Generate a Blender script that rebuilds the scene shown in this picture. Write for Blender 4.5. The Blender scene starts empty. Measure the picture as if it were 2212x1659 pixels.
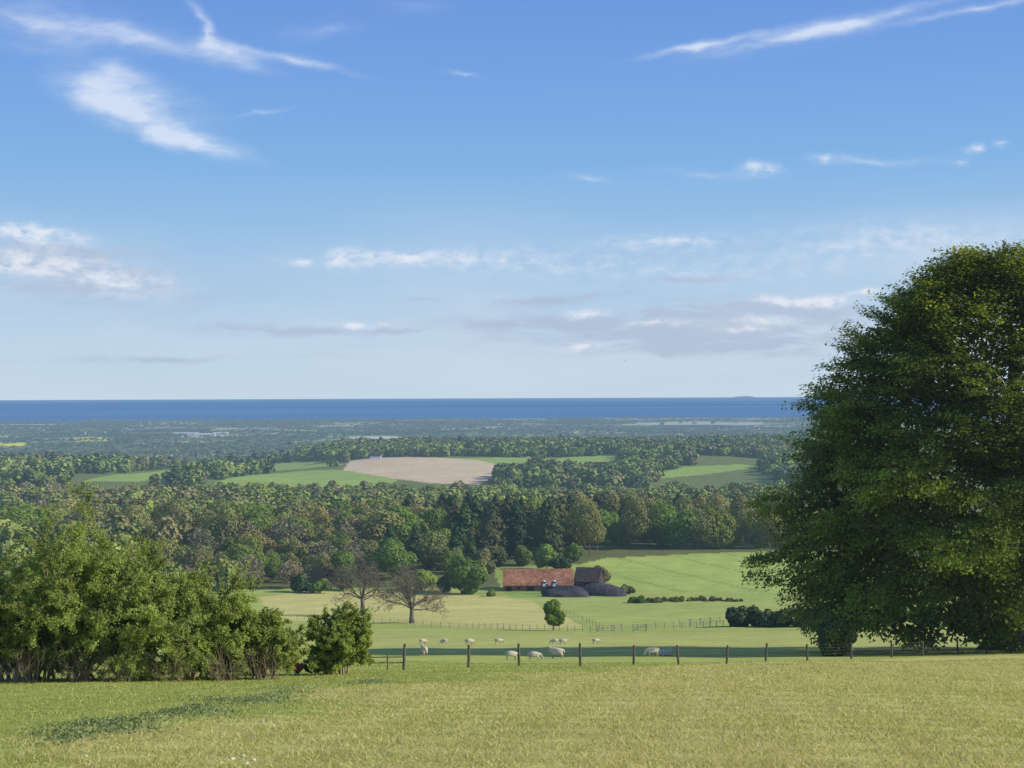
import bpy, math, bmesh, numpy as np
from mathutils import Vector, Matrix
F=3000.0; R=np.random.default_rng
C=bpy.context.scene.collection
def L(px): return 848+(1106-px)*0.004
def nrm(v): return v/np.maximum(np.linalg.norm(v,axis=-1,keepdims=True),1e-9)
# ---------------------------------------------------------------- terrain height
KY=[-80,0,85,120,183,250,310,400,500,560,640,900,1200,1260,1350,1500,1800,2050,2600,3200,5000,9500]
KZ=[8,-1.7,-16.6,-22.7,-33,-43,-51,-63,-73,-73.8,-73,-87,-98.5,-98.5,-96.5,-93.5,-92.5,-94.5,-99,-128,-162,-171]
KL=[8,-1.7,-16.6,-22.7,-33,-43,-51,-63,-73,-73.8,-73,-87,-98.5,-98.5,-96.5,-93.5,-99,-108,-136,-158,-166,-171]
T=np.linspace(math.log(40),math.log(9700),6000); YT=np.exp(T)-120
ker=np.exp(-np.linspace(-2.5,2.5,121)**2); ker/=ker.sum()
def sm(K):
    z=np.interp(YT,KY,K); zz=np.convolve(np.pad(z,60,mode='edge'),ker,'valid'); return zz
ZC=sm(KZ); ZL=sm(KL)
def H(x,y):
    x=np.asarray(x,float); y=np.asarray(y,float)
    t=np.log(np.clip(y,-79,9500)+120)
    a=np.interp(t,T,ZC); b=np.interp(t,T,ZL)
    k=x/np.maximum(y,1)
    w=1/(1+np.exp((k+0.15)*45)); w=np.where(y>1300,w,0)*np.clip((y-1400)/400,0,1)
    z=a*(1-w)+b*w
    n1=np.clip(y/1200,0.0,1)*np.clip((9000-y)/3000,.1,1)
    z=z+n1*(1.6*np.sin(x/170+y/310)+1.1*np.sin(x/67-y/120+1))*np.clip((y-150)/200,0,1)
    pl=np.clip((y-1300)/300,0,1)*np.clip((3200-y)/600,0,1)
    z=z+pl*(3.6*np.sin(x/150+1.2)*np.sin(y/260+.5)+1.8*np.sin(x/70+y/190))
    z=z+0.07*np.sin(x/3.1+y/7)*np.sin(y/4.3-x/9)+0.25*np.sin(x/19+1)*np.sin(y/23)*np.clip(y/60,0,1)
    return z
def Hs(x,y): return float(H(x,y))
def hit(px,row,y0=4,y1=9400):
    ys=np.geomspace(y0,y1,9000); k=(px-1106)/F; s=(row-L(px))/F
    d=H(k*ys,ys)+s*ys
    i=np.argmax(d>0)
    if not (d>0).any(): i=len(ys)-1
    return k*ys[i],ys[i]
def at(px,y):
    x=(px-1106)/F*y; return x,y,Hs(x,y)
# ---------------------------------------------------------------- mesh helpers
def mesh(name,V,Fa,mat,col=None,smooth=False):
    V=np.ascontiguousarray(V,dtype=np.float32).reshape(-1,3); Fa=np.ascontiguousarray(Fa,dtype=np.int32); M,k=Fa.shape
    me=bpy.data.meshes.new(name); me.vertices.add(len(V)); me.vertices.foreach_set('co',V.ravel())
    me.loops.add(M*k); me.loops.foreach_set('vertex_index',Fa.ravel())
    me.polygons.add(M); me.polygons.foreach_set('loop_start',np.arange(0,M*k,k,dtype=np.int32))
    me.update(calc_edges=True)
    if col is not None:
        c=np.ones((len(V),4),np.float32); c[:,:3]=col
        a=me.color_attributes.new('col','FLOAT_COLOR','POINT'); a.data.foreach_set('color',c.ravel())
    me.polygons.foreach_set('use_smooth',np.full(M,smooth,bool))
    me.materials.append(mat); me.validate(); return me
def link(name,me,parent=None):
    o=bpy.data.objects.new(name,me); C.objects.link(o)
    if parent: o.parent=parent
    return o
def tag(o,label=None,cat=None,group=None,kind=None):
    if label:o['label']=label
    if cat:o['category']=cat
    if group:o['group']=group
    if kind:o['kind']=kind
    return o
def empty(name,loc,rz=0,label=None,cat=None,group=None):
    o=bpy.data.objects.new(name,None); C.objects.link(o); o.location=loc; o.rotation_euler=(0,0,rz); o.empty_display_size=.1
    return tag(o,label,cat,group)
class PB:
    def __init__(s): s.v=[]; s.f=[]
    def box(s,x0,x1,y0,y1,z0,z1):
        n=len(s.v); s.v+=[(x0,y0,z0),(x1,y0,z0),(x1,y1,z0),(x0,y1,z0),(x0,y0,z1),(x1,y0,z1),(x1,y1,z1),(x0,y1,z1)]
        s.f+=[tuple(n+i for i in q) for q in((0,3,2,1),(4,5,6,7),(0,1,5,4),(1,2,6,5),(2,3,7,6),(3,0,4,7))]; return s
    def prism(s,pts,x0,x1):
        n=len(s.v); k=len(pts)
        s.v+=[(x0,p[0],p[1]) for p in pts]+[(x1,p[0],p[1]) for p in pts]
        for i in range(k): j=(i+1)%k; s.f.append((n+i,n+j,n+k+j,n+k+i))
        s.f.append(tuple(n+i for i in range(k))[::-1]); s.f.append(tuple(n+k+i for i in range(k))); return s
    def bar(s,a,b,w,h=None):
        a=Vector(a); b=Vector(b); d=(b-a).normalized(); up=Vector((0,0,1)) if abs(d.z)<.9 else Vector((1,0,0))
        u=d.cross(up).normalized()*w/2; v=u.cross(d).normalized()*(h or w)/2; n=len(s.v)
        for p in(a,b): s.v+=[tuple(p+u+v),tuple(p-u+v),tuple(p-u-v),tuple(p+u-v)]
        s.f+=[(n,n+1,n+2,n+3),(n+7,n+6,n+5,n+4)]+[(n+i,n+4+i,n+4+(i+1)%4,n+(i+1)%4) for i in range(4)]; return s
    def lathe(s,prof,cx,cy,k=20):
        n=len(s.v)
        for r,z in prof:
            for i in range(k): a=2*math.pi*i/k; s.v.append((cx+r*math.cos(a),cy+r*math.sin(a),z))
        for j in range(len(prof)-1):
            for i in range(k): s.f.append((n+j*k+i,n+j*k+(i+1)%k,n+(j+1)*k+(i+1)%k,n+(j+1)*k+i))
        s.f.append(tuple(n+i for i in range(k))[::-1]); s.f.append(tuple(n+(len(prof)-1)*k+i for i in range(k))); return s
    def build(s,name,mat,parent=None,smooth=False):
        me=bpy.data.meshes.new(name); me.from_pydata(s.v,[],s.f); me.update(); me.materials.append(mat)
        if smooth:
            for p in me.polygons: p.use_smooth=True
        return link(name,me,parent)
# ---------------------------------------------------------------- materials
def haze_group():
    g=bpy.data.node_groups.new('painted_haze','ShaderNodeTree')
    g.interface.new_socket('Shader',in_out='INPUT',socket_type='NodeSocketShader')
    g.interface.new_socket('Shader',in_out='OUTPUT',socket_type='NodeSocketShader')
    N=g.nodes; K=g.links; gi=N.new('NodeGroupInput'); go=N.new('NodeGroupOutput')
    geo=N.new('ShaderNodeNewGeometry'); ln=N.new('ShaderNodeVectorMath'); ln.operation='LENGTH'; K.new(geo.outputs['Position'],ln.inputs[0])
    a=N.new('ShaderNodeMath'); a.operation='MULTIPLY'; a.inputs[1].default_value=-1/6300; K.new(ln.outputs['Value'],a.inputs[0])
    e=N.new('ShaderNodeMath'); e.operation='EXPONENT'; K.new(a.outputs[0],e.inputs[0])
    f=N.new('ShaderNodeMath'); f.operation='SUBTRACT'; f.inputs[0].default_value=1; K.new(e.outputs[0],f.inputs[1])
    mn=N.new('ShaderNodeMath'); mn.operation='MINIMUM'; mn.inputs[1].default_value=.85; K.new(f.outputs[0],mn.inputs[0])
    em=N.new('ShaderNodeEmission'); em.inputs[0].default_value=(.18,.285,.40,1)  # air haze painted in: bluish glow mixed into each material by distance
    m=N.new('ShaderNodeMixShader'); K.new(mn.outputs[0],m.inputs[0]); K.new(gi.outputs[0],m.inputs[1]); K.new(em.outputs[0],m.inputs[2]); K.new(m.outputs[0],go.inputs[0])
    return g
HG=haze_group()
def mat(name,col,rough=.8,attr=False,trans=0,tcol=None,noise=None,haze=True,rand=0,metal=0,bump=None,spec=.3):
    m=bpy.data.materials.new(name); m.use_nodes=True; N=m.node_tree.nodes; K=m.node_tree.links; N.clear()
    out=N.new('ShaderNodeOutputMaterial'); p=N.new('ShaderNodeBsdfPrincipled'); p.inputs['Roughness'].default_value=rough; p.inputs['Metallic'].default_value=metal
    p.inputs['Specular IOR Level'].default_value=spec
    rgb=N.new('ShaderNodeRGB'); rgb.outputs[0].default_value=(*col,1); cs=rgb.outputs[0]
    def mul(a,b):
        x=N.new('ShaderNodeVectorMath'); x.operation='MULTIPLY'; K.new(a,x.inputs[0]); K.new(b,x.inputs[1]); return x.outputs[0]
    if attr:
        at_=N.new('ShaderNodeAttribute'); at_.attribute_name='col'; cs=mul(cs,at_.outputs['Color'])
    if rand:
        oi=N.new('ShaderNodeObjectInfo'); mr=N.new('ShaderNodeValToRGB'); K.new(oi.outputs['Random'],mr.inputs[0])
        e=mr.color_ramp.elements; e[0].color=(1-rand,1-rand*.8,1-rand*.5,1); e[1].color=(1+rand,1+rand*.6,1,1)
        q=mr.color_ramp.elements.new(.5); q.color=(1-rand*.6,1+rand*.35,1-rand*.3,1)
        cs=mul(cs,mr.outputs[0])
    for (sc,amp) in (noise or []):
        tc=N.new('ShaderNodeNewGeometry'); nz=N.new('ShaderNodeTexNoise'); nz.inputs['Scale'].default_value=sc; nz.inputs['Detail'].default_value=4; K.new(tc.outputs['Position'],nz.inputs['Vector'])
        mr=N.new('ShaderNodeMapRange'); mr.inputs[1].default_value=.3; mr.inputs[2].default_value=.7; mr.inputs[3].default_value=1-amp; mr.inputs[4].default_value=1+amp; K.new(nz.outputs[0],mr.inputs[0]); cs=mul(cs,mr.outputs[0])
    K.new(cs,p.inputs['Base Color']); sh=p.outputs[0]
    if bump:
        tc=N.new('ShaderNodeNewGeometry'); nz=N.new('ShaderNodeTexNoise'); nz.inputs['Scale'].default_value=bump[0]; nz.inputs['Detail'].default_value=4; K.new(tc.outputs['Position'],nz.inputs['Vector'])
        b=N.new('ShaderNodeBump'); b.inputs['Strength'].default_value=bump[1]; b.inputs['Distance'].default_value=bump[2]; K.new(nz.outputs[0],b.inputs['Height']); K.new(b.outputs[0],p.inputs['Normal'])
    if trans:
        t=N.new('ShaderNodeBsdfTranslucent'); tr=N.new('ShaderNodeRGB'); tr.outputs[0].default_value=(*(tcol or (1.6,1.5,.8)),1)
        K.new(mul(cs,tr.outputs[0]),t.inputs[0]); mx=N.new('ShaderNodeMixShader'); mx.inputs[0].default_value=trans; K.new(sh,mx.inputs[1]); K.new(t.outputs[0],mx.inputs[2]); sh=mx.outputs[0]
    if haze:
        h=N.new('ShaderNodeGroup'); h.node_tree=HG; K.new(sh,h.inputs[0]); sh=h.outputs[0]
    K.new(sh,out.inputs[0]); return m
M=dict(
 ground=mat('ground',(1,1,1),.95,attr=True,noise=[(.9,.12),(.12,.10),(.02,.08)],bump=(2.2,.3,.2),spec=.03),
 grass=mat('grass_blades',(1,1,1),.7,attr=True,trans=.4,tcol=(1.15,1.12,.75),haze=False,spec=.05),
 beech=mat('beech_leaves',(.15,.195,.026),.55,attr=True,trans=.45,tcol=(2.0,1.7,.45),spec=.2),
 haw=mat('hawthorn_leaves',(.285,.335,.085),.6,attr=True,trans=.45,tcol=(1.3,1.3,.6),spec=.15,rand=.06),
 holly=mat('dark_leaves',(.085,.115,.028),.6,attr=True,spec=.15),
 broad=mat('broadleaf_foliage',(.165,.205,.048),.8,attr=True,trans=.25,spec=.08,rand=.22),
 bright=mat('bright_foliage',(.235,.285,.06),.8,attr=True,trans=.25,spec=.08,rand=.18),
 olive=mat('budding_foliage',(.24,.22,.088),.85,attr=True,trans=.2,spec=.05,rand=.18),
 brown=mat('brown_twigs',(.26,.225,.135),.9,attr=True,trans=.0,spec=.05,rand=.12),
 conif=mat('conifer_foliage',(.075,.10,.042),.85,attr=True,spec=.06,rand=.3),
 larch=mat('larch_foliage',(.125,.115,.058),.85,attr=True,spec=.05,rand=.2),
 far=mat('far_foliage',(1,1,1),.9,attr=True,spec=.03),
 bark=mat('bark',(.17,.14,.105),.95,noise=[(2.5,.35)],bump=(6,.6,.08),spec=.05),
 barkd=mat('beech_bark',(.23,.19,.14),.95,noise=[(1.2,.35),(5,.2)],bump=(4,.7,.15),spec=.05),
 barkh=mat('hawthorn_bark',(.28,.22,.155),.95,noise=[(4,.3)],spec=.05),
 twig=mat('oak_bark',(.17,.145,.115),.95,noise=[(.8,.25)],spec=.05),
 post=mat('weathered_post',(.14,.12,.09),.9,noise=[(5,.35)],bump=(20,.5,.02),spec=.1),
 postp=mat('pale_post',(.36,.34,.27),.9,noise=[(3,.25)],spec=.1),
 wire=mat('fence_wire',(.22,.22,.21),.5,metal=.6),
 wool=mat('fleece',(1,1,1),.95,attr=True,noise=[(9,.12)],bump=(28,.6,.03),spec=.02,haze=False),
 tile=mat('clay_tiles',(.33,.155,.092),.9,noise=[(.9,.35),(.25,.35)],bump=(3,.6,.15),spec=.05),
 tiled=mat('dull_tiles',(.17,.09,.065),.85,noise=[(.9,.28)],spec=.1),
 brick=mat('barn_brick',(.22,.13,.095),.9,noise=[(1.2,.3)],spec=.1),
 dark=mat('dark_opening',(.015,.014,.013),.9),
 slate=mat('dark_roof',(.07,.055,.05),.9,noise=[(.7,.3)],spec=.05),
 sheet=mat('grey_sheeting',(.052,.053,.064),.8,noise=[(.35,.4),(2.5,.3)],bump=(1.2,.6,.3),spec=.1),
 binm=mat('blue_black_steel',(.02,.03,.06),.3,spec=.5),
 white=mat('white_paint',(.75,.76,.76),.6,noise=[(1,.08)]),
 render=mat('pale_render',(.6,.57,.5),.8,noise=[(.6,.1)]),
 skin=mat('person_colours',(1,1,1),.8,attr=True,haze=False),
 hair=mat('brown_hair',(.09,.05,.03),.7,haze=False),
 stone=mat('flint',(.55,.53,.48),.8,noise=[(12,.2)],haze=False),
 weed=mat('weed_leaves',(1,1,1),.6,attr=True,trans=.25,tcol=(1.3,1.3,.6),haze=False),
)
# ---------------------------------------------------------------- foliage builders
def cards(Cn,Nn,S,asp,rng):
    n=len(Cn); Nn=nrm(Nn); r=rng.normal(size=(n,3)); t=nrm(np.cross(Nn,r)); b=np.cross(Nn,t)
    S=np.broadcast_to(np.asarray(S,float).reshape(-1,1),(n,1)); 
    V=np.stack([Cn+t*S,Cn+b*S*asp,Cn-t*S,Cn-b*S*asp],1).reshape(-1,3)
    return V,np.arange(4*n).reshape(n,4)
def rep4(c): return np.repeat(c,4,axis=0)
def tubes(P0,P1,R0,R1,k=5):
    P0=np.asarray(P0,float);P1=np.asarray(P1,float);n=len(P0); d=nrm(P1-P0)
    a=np.where(np.abs(d[:,2:3])<.9,np.array([[0,0,1.]]),np.array([[1.,0,0]])); u=nrm(np.cross(d,a)); v=np.cross(d,u)
    th=np.arange(k)*2*math.pi/k; cs=np.cos(th)[None,:,None]; sn=np.sin(th)[None,:,None]
    ring=u[:,None]*cs+v[:,None]*sn
    A=P0[:,None]+ring*np.asarray(R0)[:,None,None]; B=P1[:,None]+ring*np.asarray(R1)[:,None,None]
    V=np.concatenate([A,B],1).reshape(-1,3); base=np.arange(n)[:,None]*2*k; i=np.arange(k)[None]; j=(i+1)%k
    Fq=np.stack([base+i,base+j,base+k+j,base+k+i],-1).reshape(-1,4); return V,Fq
def grow(rng,p,d,ln,r,lev,maxlev,segs,kids,spread,up=.15,nseg=4,wob=.18,shrink=.62,rmin=.012):
    p=np.array(p,float); d=nrm(np.array(d,float)); pts=[p.copy()]
    for i in range(nseg):
        d=nrm(d+rng.normal(size=3)*wob+np.array([0,0,up]))
        q=p+d*ln/nseg; r1=r*(1-.45/nseg*1.3)
        segs.append((p.copy(),q.copy(),r,r1,lev)); p=q; r=r1; pts.append(p.copy())
    if lev<maxlev:
        for k in range(kids[lev]):
            t=rng.uniform(.3,1) if k else 1
            i=min(int(t*nseg),nseg-1); b=pts[i]+(pts[i+1]-pts[i])*(t*nseg-i)
            s=rng.normal(size=3); s=nrm(s-d*np.dot(s,d)); nd=nrm(d*math.cos(spread)+s*math.sin(spread)*rng.uniform(.7,1.3))
            grow(rng,b,nd,ln*shrink*rng.uniform(.75,1.2),max(r*rng.uniform(.5,.7),rmin),lev+1,maxlev,segs,kids,spread,up,nseg if lev<2 else 3,wob,shrink,rmin)
def segmesh(name,segs,m,k=5):
    P0=np.array([s[0] for s in segs]);P1=np.array([s[1] for s in segs]);V,Fq=tubes(P0,P1,np.array([s[2] for s in segs]),np.array([s[3] for s in segs])*1.0,k)
    return mesh(name,V,Fq,m,smooth=True)
def crown_arr(seed,Rr,H0,H1,nl,nc,size,lobe=.45,flat=.8):
    rng=R(seed); zc=(H0+H1)/2; hz=(H1-H0)/2
    u=nrm(rng.normal(size=(nl,3))); rr=rng.uniform(.35,.72,(nl,1))
    cen=u*rr*np.array([Rr,Rr,hz])+np.array([0,0,zc]); lr=rng.uniform(.75,1.2,nl)*lobe*min(Rr,hz)*1.05
    cen=np.vstack([cen,[[0,0,zc]]]); lr=np.append(lr,.55*min(Rr,hz)*1.1); nl+=1
    w=lr**2/np.sum(lr**2); idx=rng.choice(nl,nc*3,p=w); d=nrm(rng.normal(size=(nc*3,3)))
    P=cen[idx]+d*lr[idx,None]*rng.uniform(.80,1.12,(nc*3,1))
    D=np.linalg.norm(P[:,None]-cen[None],axis=2)/lr[None]; D[np.arange(len(P)),idx]=9
    ok=(D.min(1)>.86); P=P[ok][:nc]; d=d[ok][:nc]; idx=idx[ok][:nc]
    N_=nrm(d+rng.normal(size=P.shape)*.33+np.array([0,0,.15])); lc=rng.uniform(.85,1.15,nl)
    V,Fq=cards(P,N_,size*rng.uniform(.6,1.3,len(P)),flat,rng)
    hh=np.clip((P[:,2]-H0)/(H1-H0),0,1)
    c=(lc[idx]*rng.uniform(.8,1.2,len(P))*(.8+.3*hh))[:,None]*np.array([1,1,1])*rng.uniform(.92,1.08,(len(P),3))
    return V,Fq,rep4(c)
def conifer_arr(seed,Rr,H0,H1,nc,size,wild=.25):
    rng=R(seed); t=rng.uniform(0,1,nc)**.8; z=H0+(H1-H0)*t
    th=rng.uniform(0,2*math.pi,nc); lob=1+wild*np.sin(th*3+seed+z*.9)+wild*.7*np.sin(z*2.6+seed)
    r=Rr*(1-t**2.3)**.8*lob*rng.uniform(.55,1.05,nc)+.15
    P=np.stack([r*np.cos(th),r*np.sin(th),z-r*.18],1)
    N_=np.stack([np.cos(th),np.sin(th),np.full(nc,.9)],1)+rng.normal(size=(nc,3))*.45
    V,Fq=cards(P,N_,size*rng.uniform(.6,1.25,nc)*(1-.3*t),.6,rng)
    return V,Fq,rep4(rng.uniform(.65,1.35,(nc,1))*np.ones((1,3)))
def twiggy_arr(seed,Rr,H0,H1,nc,size):
    rng=R(seed); zc=(H0+H1)/2;hz=(H1-H0)/2
    u=nrm(rng.normal(size=(nc,3))); rad=rng.uniform(.35,1,nc)**.6*(1+.18*np.sin(u[:,0]*5+seed)*np.sin(u[:,1]*4+u[:,2]*5))
    P=u*rad[:,None]*np.array([Rr,Rr,hz])+np.array([0,0,zc]); 
    N_=np.cross(u,rng.normal(size=(nc,3)))+u*.5
    V,Fq=cards(P,N_,size*rng.uniform(.6,1.3,nc),.28,rng)
    return V,Fq,rep4(rng.uniform(.65,1.35,(nc,1))*np.ones((1,3)))
def trunk_me(seed,h,r,m,top=.8):
    rng=R(seed); s=[]; p=np.array([0,0,-.4]); rr=r
    for i in range(5):
        q=p+np.array([rng.normal()*.12*r*3,rng.normal()*.12*r*3,(h*top+.4)/5]); s.append((p,q,rr,rr*.84,0)); p=q; rr*=.84
        if i>=1:
            for k in range(2):
                a=rng.uniform(0,6.28); e=q+np.array([math.cos(a)*h*.22,math.sin(a)*h*.22,h*.2]); s.append((q,e,rr*.5,rr*.15,1))
    return segmesh('trunk',s,m,6)
# ---------------------------------------------------------------- ground sheet
def inpoly(X,Y,poly):
    r=np.zeros(X.shape,bool); n=len(poly)
    for i in range(n):
        x1,y1=poly[i]; x2,y2=poly[(i+1)%n]
        if y1==y2: continue
        c=((y1>Y)!=(y2>Y)); r^=c&(X<(x2-x1)*(Y-y1)/(y2-y1)+x1)
    return r
def W(pts,**k): return [hit(a,b,**k) for a,b in pts]
near_yel=W([(2600,1409),(1900,1421),(1400,1437),(1100,1462),(900,1476),(780,1492),(640,1522),(520,1552),(400,1580),(280,1615),(120,1675),(-100,1760)])+[(-30,-60),(80,-60),(160,60)]
fieldA=W([(560,1290),(640,1277),(800,1277),(1060,1287),(1150,1297),(1215,1330),(1262,1356),(1150,1361),(1000,1356),(820,1343),(600,1340)])
crop=W([(1225,1225),(1310,1205),(1500,1196),(1700,1190),(1900,1190),(1900,1300),(1650,1292),(1480,1280),(1330,1270),(1270,1240)])
mid=W([(1060,1225),(1300,1218),(1320,1290),(1100,1290)])
plough=W([(742,1016),(756,995),(830,988),(960,989),(1030,994),(1082,1004),(1066,1030),(1035,1046),(930,1044),(850,1034)])
gr=[W([(450,1048),(540,1026),(640,1018),(745,1015),(860,1036),(840,1050)]),W([(180,1040),(300,1022),(420,1013),(470,1018),(420,1030),(300,1040)]),
 W([(985,990),(1080,988),(1200,989),(1325,983),(1330,995),(1300,1008),(1150,1002),(1080,1002)]),W([(1400,1026),(1480,1008),(1600,1003),(1640,1008),(1560,1020),(1420,1034)]),
 W([(500,1012),(600,1000),(700,996),(745,1004),(640,1014),(520,1020)]),W([(-40,1160),(-40,1118),(60,1118),(110,1135),(90,1158)])]
brownf=W([(585,975),(610,960),(670,957),(684,964),(650,974)])
rape=[W([(-20,968),(0,956),(60,956),(55,965)]),W([(165,954),(180,944),(246,945),(240,953)]),W([(630,931),(640,928),(700,929),(690,932)])]
pale=[W([(385,944),(400,937),(490,938),(480,944)]),W([(1330,918),(1380,912),(1650,912),(1640,918)]),W([(730,948),(760,942),(960,945),(940,950)])]
openf=gr+[plough,brownf]
def edgey(x,y,soft):
    r=R(77); j=soft*r.normal(size=x.shape)
    return inpoly(x+1.6*np.sin(y*.35)+j,y+1.9*np.sin(x*.3)+1.2*np.sin(x*1.1)+j,near_yel)
def colour(x,y,soft=0.6):
    c=np.zeros(x.shape+(3,)); 
    def st(m,v): c[m]=v
    c[:]=(.40,.415,.125)
    st(y<135,(.355,.395,.105))
    st(edgey(x,y,soft),(.49,.46,.155))
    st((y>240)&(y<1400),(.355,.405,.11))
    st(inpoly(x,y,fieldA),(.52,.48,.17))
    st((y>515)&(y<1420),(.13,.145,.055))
    st(inpoly(x,y,mid),(.27,.35,.09))
    st(inpoly(x,y,crop),(.35,.43,.11))
    m=inpoly(x,y,crop); tl=np.abs(((x*.83+y*.35)%24)-12)<.9; st(m&tl,(.24,.32,.08))
    st((y>=1290)&(y<3100),(.17,.20,.07))
    for g in gr: st(inpoly(x,y,g),(.31,.41,.10))
    st(inpoly(x,y,plough),(.66,.51,.33)); st(inpoly(x,y,brownf),(.42,.33,.2))
    far=y>=3100
    cx=np.floor((x+y*.22+60*np.sin(y/400))/360); cy=np.floor((y-x*.18+50*np.sin(x/300))/(340)); h=np.abs(np.sin(cx*127.1+cy*311.7)*43758.5)%1
    pal=np.array([(.12,.15,.06),(.09,.12,.05),(.2,.25,.09),(.32,.40,.12),(.42,.48,.17),(.60,.56,.30),(.10,.12,.06),(.75,.64,.42),(.28,.37,.11),(.12,.15,.06)])
    pc=pal[(h*10).astype(int)%10]; c[far]=pc[far]
    for g in rape: st(inpoly(x,y,g),(1.0,.92,.06))
    for g in pale: st(inpoly(x,y,g),(.75,.70,.6))
    return c
u=np.concatenate([np.linspace(-.95,-.42,30)[:-1],np.linspace(-.42,.42,520),np.linspace(.42,.95,30)[1:]])
ys=np.concatenate([np.linspace(-75,0,20)[:-1],np.geomspace(60,9360,760)-60])
U,Y=np.meshgrid(u,ys); X=U*(np.maximum(Y,0)+70)
Z=H(X,Y); V=np.stack([X,Y,Z],-1).reshape(-1,3); nu=len(u); ny=len(ys)
i=np.arange(ny-1)[:,None]*nu+np.arange(nu-1)[None]; Fq=np.stack([i,i+1,i+nu+1,i+nu],-1).reshape(-1,4)
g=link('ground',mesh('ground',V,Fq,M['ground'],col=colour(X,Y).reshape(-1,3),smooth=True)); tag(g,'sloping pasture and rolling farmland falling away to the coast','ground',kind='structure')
def seamat():
    m=bpy.data.materials.new('sea'); m.use_nodes=True; N=m.node_tree.nodes; K=m.node_tree.links; p=N['Principled BSDF']
    p.inputs['Roughness'].default_value=.6; p.inputs['Specular IOR Level'].default_value=.1
    g=N.new('ShaderNodeNewGeometry'); mp=N.new('ShaderNodeMapping'); mp.inputs['Scale'].default_value=(.00012,.0011,1); K.new(g.outputs['Position'],mp.inputs[0])
    n=N.new('ShaderNodeTexNoise'); n.inputs['Scale'].default_value=1; n.inputs['Detail'].default_value=4; K.new(mp.outputs[0],n.inputs[0])
    r=N.new('ShaderNodeValToRGB'); r.color_ramp.elements[0].position=.35; r.color_ramp.elements[0].color=(.10,.205,.345,1); r.color_ramp.elements[1].position=.7; r.color_ramp.elements[1].color=(.14,.265,.415,1)
    K.new(n.outputs[0],r.inputs[0]); K.new(r.outputs[0],p.inputs['Base Color'])
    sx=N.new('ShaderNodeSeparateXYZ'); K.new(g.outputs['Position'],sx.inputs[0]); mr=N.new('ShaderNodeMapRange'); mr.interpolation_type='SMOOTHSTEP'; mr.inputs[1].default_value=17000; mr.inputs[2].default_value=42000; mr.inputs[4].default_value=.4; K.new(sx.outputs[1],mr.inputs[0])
    em=N.new('ShaderNodeEmission'); em.inputs[0].default_value=(.30,.47,.66,1); mx=N.new('ShaderNodeMixShader'); K.new(mr.outputs[0],mx.inputs[0]); K.new(p.outputs[0],mx.inputs[1]); K.new(em.outputs[0],mx.inputs[2]); K.new(mx.outputs[0],N['Material Output'].inputs[0])  # haze painted onto the far sea as a pale blue glow
    return m
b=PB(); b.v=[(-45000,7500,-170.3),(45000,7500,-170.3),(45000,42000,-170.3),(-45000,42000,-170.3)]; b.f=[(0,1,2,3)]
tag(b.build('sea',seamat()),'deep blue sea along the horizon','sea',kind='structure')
q=PB(); xs=np.linspace(-300,300,25)
for xx in xs: hh=30*max(0,1-(xx/300)**2)**.6*(1+.15*math.sin(xx/60)); q.v+=[(6720+xx,40000,-171),(6720+xx,40100,-160+hh),(6720+xx,40600,-171)]
for i in range(24): a=i*3; q.f+=[(a,a+3,a+4,a+1),(a+1,a+4,a+5,a+2)]
hm=mat('hazed_cliff',(.55,.6,.65),.9); tag(q.build('headland',hm),'faint low headland on the sea horizon','headland',kind='structure')  # pale bluish base colour paints sea haze into the land
# ---------------------------------------------------------------- grass
def blades(n,y0,y1,seed):
    rng=R(seed); q=rng.uniform(0,1,n); y=y0*(y1/y0)**q
    x=(rng.uniform(-.40,.40,n))*y
    cl=np.sin(x*2.1+y*1.3)*np.sin(x*.9-y*1.7)+rng.normal(size=n)*.5
    keep=cl>-.8; return x[keep],y[keep],cl[keep]
rng=R(5); x,y,cl=blades(480000,15,100,3); n=len(x)
base=colour(x,y,1.3); yel=edgey(x,y,1.3); r=rng.uniform(0,1,n)
big=np.sin(x*.35+y*.2)*np.sin(y*.27-x*.15)
dry=((yel)&(r<.27+.14*big))|((~yel)&(r<.05)); col=base*rng.uniform(.78,1.18,(n,1)); col[dry]=np.array([.68,.60,.30])*rng.uniform(.7,1.1,(dry.sum(),1))
gd=yel&(r>.70+.14*big); col[gd]=np.array([.33,.38,.105])*rng.uniform(.7,1.15,(gd.sum(),1))
h=np.where(dry,rng.uniform(.02,.075,n),rng.uniform(.012,.042,n))*(1+.25*cl)*(1+y/200); w=.0034+.00036*y*rng.uniform(.6,1.2,n)
a=rng.uniform(0,6.28,n); z=H(x,y); lean=rng.normal(size=(n,2))*.9
P=np.stack([x,y,z-.005],1); t=np.stack([np.cos(a)*w,np.sin(a)*w,np.zeros(n)],1); tip=P+np.stack([lean[:,0]*h,lean[:,1]*h,h],1)
V=np.stack([P-t,P+t,tip],1).reshape(-1,3); o=link('grass',mesh('grass',V,np.arange(3*n).reshape(n,3),M['grass'],col=np.repeat(col,3,0)))
tag(o,'short yellow green pasture grass with dry straw coloured tips','grass',kind='stuff')
def weeds(name,pts,label,seed):
    rng=R(seed); P=[]
    for (px,row,sx,sy,n) in pts:
        x0,y0=hit(px,row); x=x0+rng.normal(size=n)*sx; y=y0+rng.normal(size=n)*sy; hh=rng.uniform(.01,.12,n)*np.exp(-((x-x0)/sx/1.5)**2)
        P.append(np.stack([x,y,H(x,y)+hh],1))
    P=np.vstack(P); n=len(P); V,Fq=cards(P,rng.normal(size=(n,3))+np.array([0,-.2,.6]),rng.uniform(.02,.042,n),.5,rng)
    c=np.array([.19,.235,.10])*rng.uniform(.6,1.5,(n,1)); o=link(name,mesh(name,V,Fq,M['weed'],col=rep4(c))); tag(o,label,'weeds',kind='stuff')
pts=[]; rr=R(8)
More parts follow.
